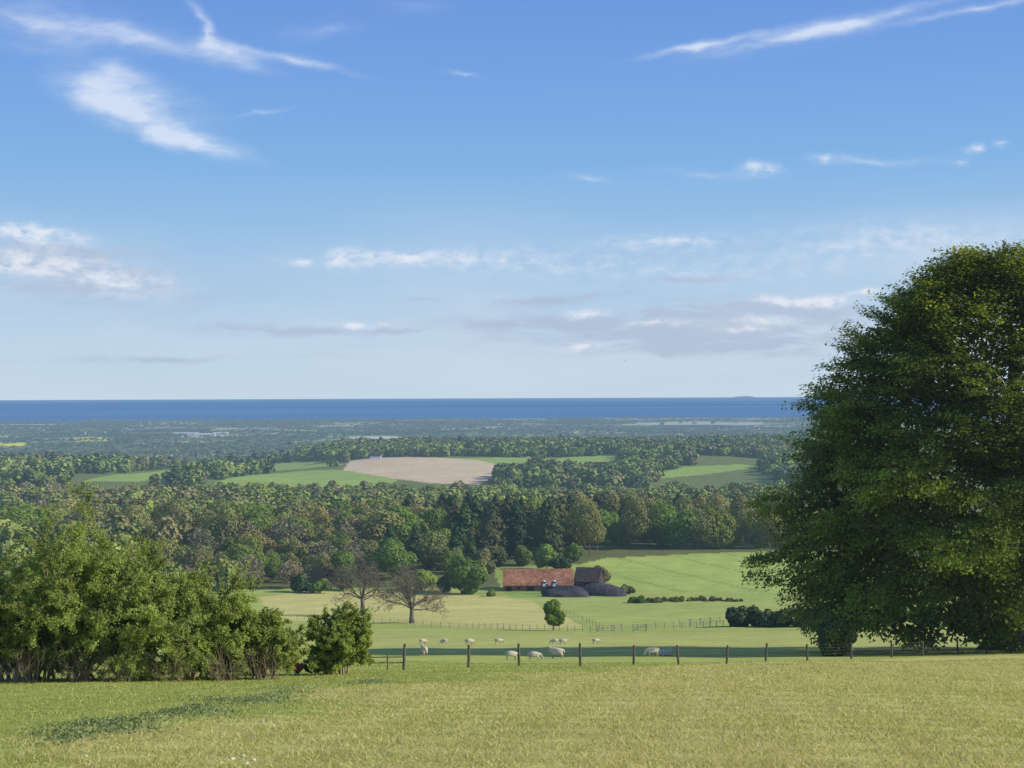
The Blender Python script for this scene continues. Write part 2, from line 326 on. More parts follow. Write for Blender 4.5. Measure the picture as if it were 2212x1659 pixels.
for t in np.linspace(0,1,60):
    px=95+(640-95)*t; row=1603-108*t**.85+rr.normal()*9; 
    if abs(t-.45)>.05 and rr.uniform()<.72: pts.append((px+rr.normal()*9,row,.22+.25*rr.uniform(),.2+.5*t,int(150*rr.uniform(.3,1.8))))
weeds('weed_patch',pts,'dark nettle and dock patch edging the dry pasture on the left',11)
weeds('weed_tuft',[(805,1474,.5,.4,400),(780,1476,.4,.3,200)],'single dark weed tuft below the small round bush',12)
# ---------------------------------------------------------------- great beech
def beech():
    rng=R(21); x0,y0,z0=at(2176,133); t=empty('beech_tree',(x0,y0,z0),0,'huge dark spreading beech with massive trunk at the right edge','tree')
    hk=np.array([2.0,4,8.5,17,21,27,30,34,37.3,38.4]); rk=np.array([18.2,20.6,21.8,20.8,19.0,15.8,13.4,10.4,5.2,1])
    P=[];N_=[];S=[];Cc=[]
    ns=3000
    th=rng.uniform(0,2*math.pi,ns); th=np.where(rng.uniform(size=ns)<.6,rng.uniform(math.pi*.88,math.pi*1.75,ns),th)
    h=rng.uniform(2.5,38.0,ns)
    def lob(th,h): return .070*np.sin(th*5+h*.42)+.065*np.sin(th*9-h*.62+2)+.055*np.sin(h*1.25+th*3)+.04*np.sin(th*17+h*1.1)
    def env(th,h): return np.interp(h,hk,rk)*(1+lob(th,h))
    for k in range(ns):
        lb=float(lob(th[k],h[k])); r=env(th[k],h[k])*rng.uniform(.83,1.0); ct,st=math.cos(th[k]),math.sin(th[k])
        c=np.array([r*ct,r*st*.78,h[k]]); out=nrm(np.array([ct,st,.12-.38*(h[k]<18)+.5*(h[k]>28)]))
        side=np.array([-st,ct,0]); upv=np.cross(out,side)
        m=rng.integers(80,125); L1=rng.uniform(.8,2.0); a=np.clip(rng.normal(size=(m,3)),-1.8,1.8)*np.array([L1*.66,L1*.40,.20])
        a[:,2]-=.16*np.abs(a[:,0])
        q=c+a[:,:1]*out+a[:,1:2]*side+a[:,2:3]*upv; P.append(q)
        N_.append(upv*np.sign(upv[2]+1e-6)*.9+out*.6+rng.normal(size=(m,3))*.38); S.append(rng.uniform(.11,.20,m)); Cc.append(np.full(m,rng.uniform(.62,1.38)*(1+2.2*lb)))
    P=np.vstack(P);N_=np.vstack(N_);S=np.concatenate(S);Cc=np.concatenate(Cc)
    def keepf(P): return (P[:,2]>2.1+.8*np.sin(P[:,0]*.7))&~((P[:,0]>-3.6+.5*np.sin(P[:,2]*3))&(P[:,0]<9)&(P[:,1]<3)&(P[:,2]<9.5+.9*np.sin(P[:,0]*1.7)+.12*P[:,1]))
    ok=keepf(P); P,N_,S,Cc=P[ok],N_[ok],S[ok],Cc[ok]
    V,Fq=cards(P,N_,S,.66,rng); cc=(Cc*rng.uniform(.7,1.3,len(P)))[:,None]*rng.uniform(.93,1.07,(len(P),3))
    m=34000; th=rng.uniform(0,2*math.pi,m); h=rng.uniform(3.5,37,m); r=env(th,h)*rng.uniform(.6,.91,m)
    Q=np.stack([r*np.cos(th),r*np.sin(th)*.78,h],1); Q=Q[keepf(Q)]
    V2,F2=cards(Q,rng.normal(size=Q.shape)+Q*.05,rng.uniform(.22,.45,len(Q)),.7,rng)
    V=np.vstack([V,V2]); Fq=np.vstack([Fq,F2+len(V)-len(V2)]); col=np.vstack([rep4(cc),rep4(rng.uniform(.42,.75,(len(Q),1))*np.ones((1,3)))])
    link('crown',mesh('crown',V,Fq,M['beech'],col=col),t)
    s=[]; prof=[(-.6,2.5),(.3,2.1),(1,1.8),(2.4,1.6),(5,1.5),(8,1.4),(13,1.0),(20,.7),(30,.3)]
    for (a,ra),(b_,rb) in zip(prof,prof[1:]): s.append((np.array([.02*a,0,a]),np.array([.02*b_,0,b_]),ra,rb,0))
    for k in range(11):
        an=k*2*math.pi/11+rng.normal()*.2; s.append((np.array([math.cos(an)*1.4,math.sin(an)*1.4,1.3]),np.array([math.cos(an)*2.9,math.sin(an)*2.9,-.5]),.5,.35,0))
    for k in range(22):
        an=rng.uniform(0,6.28); hh=rng.uniform(4,24); grow(rng,(0,0,hh),(math.cos(an),math.sin(an),.35),rng.uniform(9,13)*(1-hh/50),.45,0,2,s,[4,3],.6,.0)
    link('trunk',segmesh('trunk',s,M['barkd'],12),t)
beech()
# ---------------------------------------------------------------- hawthorns
def hawthorn(px,y,Rr,Hh,seed,label,dens=.78,mt='haw',name='hawthorn_bush',leaf=.050,low=.12):
    rng=R(seed); x0,y0,z0=at(px,y); t=empty(name,(x0,y0,z0),0,label,'bush')
    s=[]; n=11
    for k in range(n):
        a=k*2*math.pi/n*1.6+rng.normal()*.3; le=(k+.5)/n; hh=Hh*math.sqrt(max(.06,1-.95*le*le))*rng.uniform(.82,1.1); tgt=np.array([math.cos(a)*Rr*le,math.sin(a)*Rr*le*.8,hh])
        p=np.array([rng.normal()*.3*Rr*.5,rng.normal()*.25*Rr*.5,-.15]); d=nrm(tgt-p)+np.array([0,0,.25]); ln=np.linalg.norm(tgt-p)
        grow(rng,p,d,ln*.70,.035+.008*Hh,0,3,s,[8,4,3],.85,.04,5,.2,.52)
    sub=[q for q in s if q[4]>=1 and q[1][2]>Hh*low*rng.uniform(.3,1.6)]
    m=int(len(sub)*24*dens); idx=rng.integers(0,len(sub),m); A=np.array([q[0] for q in sub])[idx]; B=np.array([q[1] for q in sub])[idx]
    P=A+(B-A)*rng.uniform(0,1.2,(m,1))+rng.normal(size=(m,3))*.038*(1+Hh*.10); P=P[P[:,2]>.08]
    cen=np.array([0,0,Hh*.4]); N_=nrm(P-cen)*.7+rng.normal(size=P.shape)*.6+np.array([0,0,.3])
    cl=1+.22*np.sin(P[:,0]*2.2+seed)*np.sin(P[:,2]*2.6)+.1*np.sin(P[:,1]*4)
    V,Fq=cards(P,N_,leaf*rng.uniform(.55,1.3,len(P)),.6,rng)
    c=(cl*rng.uniform(.7,1.3,len(P)))[:,None]*rng.uniform(.92,1.08,(len(P),3))
    link('crown',mesh('crown',V,Fq,M[mt],col=rep4(c)),t); link('stems',segmesh('stems',s,M['barkh'],4),t); return t
hb=[(20,52,2.3,4.6,'leftmost hawthorn bush, cut by the left edge of the photo'),(165,53,2.6,5.9,'tallest pale green hawthorn bush on the left'),(300,54,2.3,5.0,'broad hawthorn bush right of the tallest one'),
 (400,55,1.9,4.0,'hawthorn bush sloping down right in the middle of the hedge'),(490,56,1.7,3.1,'low spreading hawthorn bush near the right end of the hedge'),(568,57,1.3,2.7,'narrow hawthorn bush at the right end of the hedge')]
for k,(px,y,r_,h_,lb) in enumerate(hb): hawthorn(px,y,r_,h_,31+k,lb)
hawthorn(738,61,1.55,2.55,47,'small separate rounded hawthorn bush left of the fence',dens=.8)
hawthorn(90,56,2.2,4.5,44,'hawthorn bush tucked behind the two leftmost ones')
rng=R(50)
for k,(px,y) in enumerate([(60,50.5),(160,51),(250,51.5),(370,52.5),(480,53.5),(570,55)]):
    x0,y0,z0=at(px,y); s=[]
    for j in range(34): 
        grow(rng,(np.clip(rng.normal(),-1.3,1.3)*.38,rng.normal()*.12,0),(rng.normal()*.5,rng.normal()*.3,1),rng.uniform(.3,1.2),.008,0,1,s,[3],.5,.05,3,.25,.62,.005)
    o=link('dry_bramble',segmesh('dry_bramble',s,M['barkh'],3)); o.location=(x0,y0,z0)
    tag(o,'dead brown bramble stems under the hawthorns, '+['leftmost','second from left','third from left','third from right','second from right','rightmost'][k]+' clump','bramble')
# ---------------------------------------------------------------- bushes under / near the beech
def simple_tree(name,px,y,Rr,h0,h1,seed,m,label,cat='tree',group=None,nl=9,nc=1600,size=.5,tr=.25,bark='bark',x=None,lobe=.45):
    if x is None: x0,y0,z0=at(px,y)
    else: x0,y0,z0=x,y,Hs(x,y)
    t=empty(name,(x0,y0,z0),0,label,cat,group); V,Fq,c=crown_arr(seed,Rr,h0,h1,nl,nc,size,lobe)
    link('crown',mesh('crown',V,Fq,M[m],col=c),t); link('trunk',trunk_me(seed,h1*.8,tr,M[bark]),t); return t
simple_tree('holly_bush',1800,119,1.75,-.5,4.3,66,'holly','dark ivy covered stump growth under the left side of the beech','bush',nl=18,nc=4200,size=.13,lobe=.36)
for k,(px,w,hh) in enumerate([(1594,4.2,3.4),(1632,5,4.0),(1672,5,3.6),(1720,5,4.2),(1780,6,4.6),(1850,6,4.2),(1930,6,3.8),(2010,6,4.2),(2090,6,4.6)]):
    x,y=hit(px,1353); simple_tree('dark_shrub',px,y,w,-.8,hh,70+k,'conif',['leftmost dark rounded shrub left of the beech at the field foot','second dark shrub left of the beech','third dark shrub left of the beech','fourth dark shrub, touching the beech foliage'][k] if k<4 else 'dark shrub seen under the hanging beech branches, number %s from the left'%['one','two','three','four','five'][k-4],'bush',nl=8,nc=1300,size=.34)
x,y=hit(1193,1361); simple_tree('field_tree',1193,y,2.2,.5,5.5,80,'broad','small round green tree standing alone in front of the farm',nl=14,nc=2600,size=.22,tr=.16,lobe=.42)
vb=[(1000,1283,9,14,'broad','large green leafy tree left of the red roofed barn'),(962,1279,4.5,6.5,'conif','dark bush at the left foot of the large farm tree'),(1180,1230,4.5,10,'bright','pale green small tree behind the barn roof, left one'),(1210,1236,5,6.5,'conif','dark low bush behind the barn ridge'),
 (1297,1262,4.4,7.5,'olive','grey green round bush right of the dark barn'),(1240,1215,4.5,7.5,'broad','small tree behind the dark barn'),(1075,1225,4,9,'conif','dark pointed tree behind the left end of the barn'),(1060,1288,1.6,2.6,'broad','small bush at the left end of the barn'),
 (1370,1302,6,1.8,'broad','hedge bush right of the grey sheds, nearest to them'),(1408,1301,6.5,1.4,'olive','second hedge bush right of the grey sheds'),(1450,1299,6.5,1.4,'broad','third hedge bush right of the grey sheds'),(1492,1297,6.5,1.2,'broad','fourth hedge bush right of the grey sheds'),(1535,1298,6.5,1.1,'olive','fifth hedge bush right of the grey sheds'),(1578,1299,6,1.0,'broad','sixth hedge bush right of the grey sheds'),(1350,1285,4,3.4,'olive','olive bush directly behind the grey sheds'),
 (650,1279,5,6.5,'conif','dark round bush at the top left of the dry field'),(690,1281,4.5,5.5,'broad','dark bush right beside the round bush above the dry field'),(910,1275,6,9,'bright','light green tree behind the right bare tree'),(745,1276,4.5,6,'broad','green bush behind the left bare tree'),
 (1130,1222,5,8,'broad','green tree behind the middle of the barn roof'),(1040,1240,5,9,'olive','olive tree between the large farm tree and the barn')]
for k,(px,row,w,hh,m,lb) in enumerate(vb):
    x,y=hit(px,row,y0=150); simple_tree('valley_bush' if hh<8 else 'valley_tree',px,y,w,-.8 if hh<3 else .1,hh,90+k,m,lb,'bush' if hh<8 else 'tree',nl=9,nc=1500,size=.13*min(w,5)+.1)
# ---------------------------------------------------------------- two bare oaks
for k,(px,row,hh,lb) in enumerate([(887,1346,14.5,'right one of the two leafless spreading trees in the dry field'),(781,1330,14,'left one of the two leafless spreading trees in the dry field')]):
    x,y=hit(px,row,y0=150); z=Hs(x,y); rng=R(120+k); s=[]; t=empty('bare_oak',(x,y,z),0,lb,'tree')
    sc=y/300
    s.append((np.array([0,0,-.5]),np.array([.1,0,2.2*sc]),.62*sc,.45*sc,0)); s.append((np.array([.1,0,2.2*sc]),np.array([0,.1,4.4*sc]),.45*sc,.38*sc,0))
    link('trunk',segmesh('trunk',s,M['twig'],8),t); s=[]
    for j in range(14):
        a=j*2*math.pi/14*3.0+rng.normal()*.2; el=[.15,.45,.9,1.6,3.5][j%5]; grow(rng,(0,.1,rng.uniform(2.8,4.4)*sc),(math.cos(a),math.sin(a),el),rng.uniform(4.8,5.8)*sc,.20*sc,0,4,s,[5,4,4,3],.60,.04,4,.2,.56,.03)
    link('crown',segmesh('crown',s,M['twig'],3),t)
# ---------------------------------------------------------------- woodland prototypes
PR={}
def proto(kind,arr,m,h,bark='bark',tr=.3):
    V,Fq,c=arr; PR.setdefault(kind,[]).append((mesh('crown',V,Fq,M[m],col=c),trunk_me(len(PR)*7+h,h,tr,M[bark])))
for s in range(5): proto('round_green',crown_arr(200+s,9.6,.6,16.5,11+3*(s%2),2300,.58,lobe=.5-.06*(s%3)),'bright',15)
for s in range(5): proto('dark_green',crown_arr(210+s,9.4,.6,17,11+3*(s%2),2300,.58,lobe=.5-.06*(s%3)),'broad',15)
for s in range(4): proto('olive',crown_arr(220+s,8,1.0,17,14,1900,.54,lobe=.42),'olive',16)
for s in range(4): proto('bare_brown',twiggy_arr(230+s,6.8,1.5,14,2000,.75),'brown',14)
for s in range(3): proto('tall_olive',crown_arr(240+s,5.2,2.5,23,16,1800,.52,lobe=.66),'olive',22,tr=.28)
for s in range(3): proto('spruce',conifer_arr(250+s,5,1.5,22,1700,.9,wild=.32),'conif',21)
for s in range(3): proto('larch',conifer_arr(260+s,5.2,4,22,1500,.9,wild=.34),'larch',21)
KN=dict(round_green=('broadleaf_tree','bright green round tree'),dark_green=('broadleaf_tree','mid green round tree'),olive=('budding_tree','olive budding tree'),bare_brown=('bare_tree','leafless brown tree'),tall_olive=('tall_tree','tall slim olive tree'),spruce=('spruce_tree','dark pointed spruce'),larch=('larch_tree','brown green larch'))
def kindof(px,y,rng):
    r=rng.uniform()
    if y<640 and 430<px<800: return ['bare_brown','bare_brown','olive','olive','dark_green'][int(r*5)]
    if y<560 and px<1000: return ['round_green','olive','dark_green','bare_brown'][int(r*4)]
    if 960<px<1250 and y<780: return ['spruce','spruce','larch','larch','dark_green'][int(r*5)]
    if 1240<=px<1800 and y<700: return ['tall_olive','tall_olive','tall_olive','dark_green','olive'][int(r*5)]
    if 940<px<1520 and y<900: return ['larch','spruce','larch','spruce','dark_green'][int(r*5)]
    if px>1000 and y<880: return ['larch','dark_green','larch','olive','dark_green','dark_green'][int(r*6)]
    if 800<px<=1000 and y<740: return ['spruce','dark_green','dark_green','olive'][int(r*4)]
    if px<360: return ['olive','olive','dark_green','round_green','bare_brown'][int(r*5)]
    g=math.sin(px/90.)*math.sin(y/70.+px/200.)
    if g>.45: return ['olive','bare_brown','olive','dark_green'][int(r*4)]
    if g<-.45: return ['dark_green','larch','dark_green','round_green'][int(r*4)]
    return ['round_green','dark_green','dark_green','olive','round_green','bare_brown','dark_green'][int(r*7)]
def front(px): return np.interp(px,[0,380,700,950,1050,1060,1300,1310,1800],[455,470,520,545,560,600,615,642,642])
rng=R(300); trees=[]
def fill(y0,y1,sp,pxa,pxb,rng):
    out=[]; yy=y0
    while yy<y1:
        xa=(pxa-1106)/F*yy; xb=(pxb-1106)/F*yy; n=int((xb-xa)/sp); off=rng.uniform(0,sp)
        for j in range(n): out.append((xa+off+j*sp+rng.normal()*sp*.28,yy+rng.normal()*sp*.25))
        yy+=sp*.92
    return out
for x,y in fill(452,1310,14.0,-60,1830,rng):
    px=x/y*F+1106; f=front(px)+rng.normal()*4
    if y<f or y>1305: continue
    if inpoly(np.array([x]),np.array([y]),gr[5])[0]: continue
    if px<120 and 800<y<1010: continue
    trees.append((y,x,px))
trees.sort()
def sway(px,y):
    where='above the hawthorns' if px<420 else 'left of the bare trees' if px<700 else 'behind the bare trees' if px<960 else 'behind the red barn' if px<1250 else 'behind the crop field' if px<1560 else 'beside the big beech'
    dep='at the wood front' if y<front(px)+35 else 'in the wood middle' if y<front(px)+110 else 'deep in the wood'
    return dep,where
nind=0; rest=[]
for y,x,px in trees:
    k=kindof(px,y,rng); sc=rng.uniform(.65,1.3)*(.78 if (k in('larch','spruce','tall_olive') and y>740) else 1)
    if k in('larch','spruce','tall_olive'): sc=min(sc,1.08)
    if y>1150: sc*=.82
    if px<1000 and y<600: sc*=.70
    hid=(px<430 and y<650) or px>1680 or px<-30 or (px<600 and y<500)
    if nind<320 and not hid:
        cm,tm=PR[k][rng.integers(len(PR[k]))]; nm,lb=KN[k]; dep,wh=sway(px,y)
        t=empty(nm,(x,y,Hs(x,y)),rng.uniform(0,6.28),'%s %s, %s'%(lb,dep,wh),'tree','%ss %s %s'%(lb,dep,wh)); t.scale=(sc*rng.uniform(.85,1.18),sc*rng.uniform(.85,1.18),sc)
        link('crown',cm,t); link('trunk',tm,t); nind+=1
    else: rest.append((x,y,k,sc,px))
def merged(name,items,protos,label,cat='woodland'):
    rng=R(len(name)); VV=[];CC=[]
    for (x,y,k,sc,c) in items:
        V,col=protos[k][rng.integers(len(protos[k]))]; a=rng.uniform(0,6.28); ca,sa=math.cos(a),math.sin(a); sx=sc*rng.uniform(.85,1.2)
        W_=np.empty_like(V); W_[:,0]=(V[:,0]*ca-V[:,1]*sa)*sx+x; W_[:,1]=(V[:,0]*sa+V[:,1]*ca)*sx+y; W_[:,2]=V[:,2]*sc+Hs(x,y); VV.append(W_); CC.append(col*c)
    V=np.vstack(VV); n=len(V)//4; tag(link(name,mesh(name,V,np.arange(4*n).reshape(n,4),M['far'],col=np.vstack(CC))),label,cat,kind='stuff')
def P2(arrs): return [(a[0],a[2]) for a in arrs]
LM=dict(round_green=P2([crown_arr(300+s,9.6,-.5,15.5,8,520,1.1,lobe=.52) for s in range(6)]),dark_green=P2([crown_arr(310+s,9.4,-.5,15.5,9,520,1.1,lobe=.5) for s in range(5)]),olive=P2([crown_arr(320+s,8,-.5,15.5,10,440,1.05,lobe=.45) for s in range(4)]),
 bare_brown=P2([twiggy_arr(330+s,6.8,1,12,340,1.4) for s in range(3)]),tall_olive=P2([crown_arr(340+s,5,1,22,12,300,1.15,lobe=.64) for s in range(3)]),spruce=P2([conifer_arr(350+s,5,1,19,280,1.6,.3) for s in range(3)]),larch=P2([conifer_arr(360+s,5.4,1,19,280,1.6,.32) for s in range(3)]))
BC=dict(round_green=(.245,.295,.07),dark_green=(.185,.22,.06),olive=(.25,.23,.095),bare_brown=(.26,.225,.14),tall_olive=(.245,.22,.09),spruce=(.085,.11,.05),larch=(.13,.12,.06))
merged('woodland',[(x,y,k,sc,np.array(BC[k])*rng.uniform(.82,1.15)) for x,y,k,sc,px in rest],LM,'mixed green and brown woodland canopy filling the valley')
LP={'a':P2([crown_arr(400+s,11.5,-2,16,6,170,2.3,lobe=.53) for s in range(6)]),'b':P2([conifer_arr(410+s,6.5,-1,18,85,3.0) for s in range(3)])}
it=[]; rng=R(310)
pts=fill(1400,2720,20,-60,1850,rng); X=np.array([p[0] for p in pts]);Y=np.array([p[1] for p in pts]); bad=np.zeros(len(X),bool)
for g in openf: bad|=inpoly(X,Y,g)
pxs=X/Y*F+1106
for g in openf:
    for dy in(30,60,90,120,160): bad|=inpoly(X,Y+dy,g)&(rng.uniform(size=len(X))<.93)
for x,y,bq,px in zip(X,Y,bad,pxs):
    if bq: continue
    if px<650 and y>2350: continue
    if y<2300 and math.sin(x/95+y/160)*math.sin(y/120-x/140+1)>.5: continue
    s_=rng.uniform(.55,1.25); g_=rng.uniform()
    zone=math.sin(x/120.+2)*math.sin(y/150.)
    k='b' if (g_<.2 and px<700) or g_<.03 else 'a'; c=np.array([.18,.225,.065]) if k=='a' else np.array([.09,.12,.055])
    if g_>.72+.2*zone: c=np.array([.22,.215,.095])
    if g_>.92: c=np.array([.25,.31,.08])
    it.append((x,y,k,s_,c*rng.uniform(.8,1.15)*(1+.15*zone)))
merged('distant_woodland',it,LP,'hazy green woods around the ploughed field on the far ridge')
LF=[]
for s in range(5):
    r2=R(500+s); n=46; P=np.stack([r2.normal(size=n)*52,r2.normal(size=n)*7,r2.uniform(1,8,n)],1); V,_=cards(P,r2.normal(size=(n,3))*.4+np.array([0,-.4,.9]),r2.uniform(4,8,n),.55,r2); LF.append((V,rep4(r2.uniform(.85,1.15,(n,1))*np.ones((1,3)))))
rng=R(9); VV=[];CC=[]
for i in range(1250):
    y=2900*(9200/2900)**rng.uniform(); px=rng.uniform(-80,1850); x=(px-1106)/F*y
    if any(inpoly(np.array([x]),np.array([y+d]),g)[0] for g in rape+pale for d in range(0,600,60)): continue
    V,col=LF[rng.integers(5)]; f=rng.choice([1,-1]); s=rng.uniform(.5,2.6)
    W_=V.copy(); W_[:,0]=V[:,0]*f*s+x; W_[:,1]=V[:,1]*s+y+V[:,0]*rng.normal()*.12; W_[:,2]=V[:,2]*rng.uniform(.6,1.1)+H(W_[:,0],W_[:,1]); VV.append(W_); CC.append(col*np.array([.12,.15,.07])*rng.uniform(.5,1.4))
V=np.vstack(VV); n=len(V)//4; tag(link('coastal_plain_trees',mesh('coastal_plain_trees',V,np.arange(4*n).reshape(n,4),M['far'],col=np.vstack(CC))),'blue hazy belts of trees on the flat coastal plain','woodland',kind='stuff')
# ---------------------------------------------------------------- farm
def gable(name,px0,px1,y,depth,eave,ridge,wall,roof,label,rz=0,over=.3,doors=(),group=None):
    xa=(px0-1106)/F*y; xb=(px1-1106)/F*y; cx=(xa+xb)/2; hw=(xb-xa)/2; z=Hs(cx,y)
    t=empty(name,(cx,y,z),rz,label,'house' if 'house' in name and 'green' not in name or 'cottage' in name else 'building',group)
    d=depth; PB().prism([(0,-1.5),(d,-1.5),(d,eave),(d/2,ridge-.15),(0,eave)],-hw+.1,hw-.1).build('wall',M[wall],t)
    PB().prism([(-over,eave-.12),(d/2,ridge),(d+over,eave-.12),(d+over,eave+.12),(d/2,ridge+.28),(-over,eave+.12)],-hw-.15,hw+.15).build('roof',M[roof],t)
    for (a,b_,h0,h1) in doors: PB().box(-hw+a*2*hw,-hw+b_*2*hw,-.06,.02,h0,h1).build('door' if h0<=0 else 'window',M['dark'],t)
    return t
gable('red_roofed_barn',1085,1237,505,12,2.1,7.2,'brick','tile','long brick barn with orange clay tile roof in the valley farm',doors=[(.04,.12,0,1.8),(.2,.25,.8,1.6),(.34,.44,0,1.9),(.62,.68,.8,1.6)])
gable('dark_barn',1237,1292,514,11,2.6,7.0,'slate','slate','dark roofed barn joined to the right of the orange roofed one',rz=-.25,doors=[(.4,.7,0,2.3)])
gable('farmhouse',692,740,540,7,2.2,4.6,'brick','tiled','dull red roofed house glimpsed through trees left of the bare trees',doors=[(.2,.3,1,1.8)])
def mound(px0,px1,y,dp,h,label,rz,seed):
    xa=(px0-1106)/F*y; xb=(px1-1106)/F*y; cx=(xa+xb)/2; hw=(xb-xa)/2; z=Hs(cx,y); t=empty('grey_shed',(cx,y,z),rz,label,'building')
    nx,ny=41,17; q=PB()
    for i in range(nx):
        for j in range(ny):
            a=-1+2*i/(nx-1); b_=-math.cos(math.pi*j/(ny-1)); hh=h*max(0,1-abs(a)**3.2)**.5*math.sqrt(max(0,1-b_*b_))**.85*(1+.10*math.sin(a*4+seed)+.015*math.sin(i*1.57))
            q.v.append((a*hw,b_*dp/2*max(.25,(1-abs(a)**5))**.5,hh-.25))
    for i in range(nx-1):
        for j in range(ny-1): q.f.append((i*ny+j,(i+1)*ny+j,(i+1)*ny+j+1,i*ny+j+1))
    q.build('covered_roof',M['sheet'],t,True)
    PB().box(-hw*.5,-hw*.5+1.8,-dp/2-.05,-dp/2+1.2,-.6,1.5).build('door',M['dark'],t)
mound(1168,1272,476,10,3.6,'left low dark grey round roofed shed in front of the barn',.15,0)
mound(1240,1352,486,10,4.3,'right dark grey round roofed shed in front of the dark barn',-.12,2)
for k,px in enumerate((1174,1196)):
    x,y,z=at(px,494); t=empty('feed_bin',(x,y,z),0,['left','right'][k]+' dark blue feed bin with painted white lid beside the barn','feed bin')
    PB().lathe([(1.0,0),(1.25,.4),(1.25,3.6),(1.1,4.1),(.55,4.45)],0,0).build('tank',M['binm'],t,True); PB().lathe([(.56,4.45),(.56,4.62),(.3,4.75)],0,0).build('highlight',M['white'],t)
    q=PB(); q.lathe([(.5,0),(.56,.05),(.45,.1)],0,0,16); o=q.build('highlight_disc',M['white'],t); o.rotation_euler=(math.pi/2,0,0); o.location=(-.2,-1.24,3.3)  # white cap and disc are added to paint the tank's bright highlights
gable('white_house',798,822,2000,9,4,8,'white','slate','white farmhouse at the top edge of the ploughed field')
gable('stone_cottage',1282,1312,1660,9,4,8,'render','slate','pale cottage among trees right of the ploughed field')
for k,(px,row,w) in enumerate([(400,939,70),(440,941,60),(475,938,40)]):
    x,y=hit(px,row); gable('greenhouse',px-w/2.6,px+w/2.6,y,30,4,9,'white','white',['leftmost','middle','rightmost'][k]+' long white greenhouse on the coastal plain')
rng=R(77)
for k in range(46):
    px=[90,130,210,260,300,345,520,560,610,700,880,930,980,1040,1120,1180,1240,1290,1330,1400,1430,1470,1500,1540,1590,1640][k] if k<26 else rng.uniform(20,1680)
    row=rng.uniform(912,938); x,y=hit(px,row,y0=3000)
    w=rng.uniform(2.5,6); wh='above the hawthorns' if px<420 else 'left of the ploughed field' if px<740 else 'above the ploughed field' if px<1080 else 'above the barn' if px<1350 else 'near the beech'
    lb='tiny %s house with %s roof on the plain, %s'%(['cream','white','brick'][k%3],['red','dark'][k%2],wh)
    gable('plain_house',px-w,px+w,y,14,7,12,['render','white','brick'][k%3],['tile','slate'][k%2],lb,group=lb.replace('tiny','tiny houses:'))
# ---------------------------------------------------------------- fences
fA=np.array([-5.75,73.]); fB=np.array([44.5,127.]); fd=fB-fA
def onf(px): k=(px-1106)/F; t=(k*fA[1]-fA[0])/(fd[0]-k*fd[1]); return fA+fd*t
t=empty('wire_fence',(fA[0],fA[1],Hs(*fA)),0,'wire stock fence on dark wooden posts across the foot of the near pasture','fence')
o0=Vector(t.location); pp=[870,1010,1119,1251,1366,1463,1567,1651,1741,1836,1923,1989,2066,2128,2190]; tops=[]; rng=R(13)
for px in pp:
    p=onf(px); z=Hs(*p); hh=1.32*rng.uniform(.93,1.06); ln=rng.normal(size=2)*.04; q=PB()
    q.lathe([(.085,-.3),(.08,.6),(.075,hh-.02),(.05,hh)],0,0,9); ob=q.build('post',M['post'],t); ob.location=Vector((p[0],p[1],z))-o0; ob.rotation_euler=(ln[0],ln[1],0); tops.append(np.array([p[0]+ln[1]*1,p[1]-ln[0]*1,z]))
for hh in(.25,.5,.75,.98,1.2):
    P0=[];P1=[]
    for a,b_ in zip(tops,tops[1:]):
        for j in range(4):
            f=lambda s:a+(b_-a)*s+np.array([0,-.09,hh-.05*math.sin(math.pi*s)]); P0.append(f(j/4)-np.array(o0)); P1.append(f((j+1)/4)-np.array(o0))
    V,Fq=tubes(P0,P1,np.full(len(P0),.0035),np.full(len(P0),.0035),4); link('wire',mesh('wire',V,Fq,M['wire']),t)
p=onf(872); p2=onf(815); z=Hs(*p); t=empty('wooden_hurdle',(p2[0],p2[1]+1.0,Hs(p2[0],p2[1]+1)),0,'low wooden rail hurdle joining the small bush to the first fence post','hurdle')
q=Vector((p[0]-p2[0],p[1]-p2[1]-1.0,z-t.location.z))
for hh in(.4,.7): PB().bar((-.6,0,hh),q+Vector((-.1,0,hh)),.035,.05).build('rail',M['post'],t)
PB().bar(q*.3+Vector((0,0,-.2)),q*.3+Vector((0,0,.85)),.06).build('post',M['post'],t)
def far_fence(pts,n,label,m='postp',hh=1.2,th=.13,rails=2):
    W_=[hit(a,b,y0=120) for a,b in pts]; x0,y0=W_[0]; t=empty('field_fence',(x0,y0,Hs(x0,y0)),0,label,'fence'); o=np.array(t.location); ps=[]
    for s in np.linspace(0,len(W_)-1,n):
        i=min(int(s),len(W_)-2); x=W_[i][0]+(W_[i+1][0]-W_[i][0])*(s-i); y=W_[i][1]+(W_[i+1][1]-W_[i][1])*(s-i); ps.append(np.array([x,y,Hs(x,y)])-o)
    for p in ps: PB().bar(p+np.array([0,0,-.2]),p+np.array([0,0,hh]),th).build('post',M[m],t)
    for r_ in range(rails):
        q=PB()
        for a,b_ in zip(ps,ps[1:]): q.bar(a+np.array([0,0,.45+.45*r_]),b_+np.array([0,0,.45+.45*r_]),.025)
        q.build('rail',M['wire'],t)
far_fence([(640,1338),(820,1347),(1000,1358),(1130,1362),(1290,1365)],40,'line of thin posts along the foot of the dry field',th=.1)
far_fence([(1215,1325),(1262,1345),(1300,1362)],12,'short fence beside the track down from the grey sheds',th=.1)
far_fence([(1375,1362),(1480,1356),(1560,1352)],12,'thin fence right of the sheep gate',th=.1)
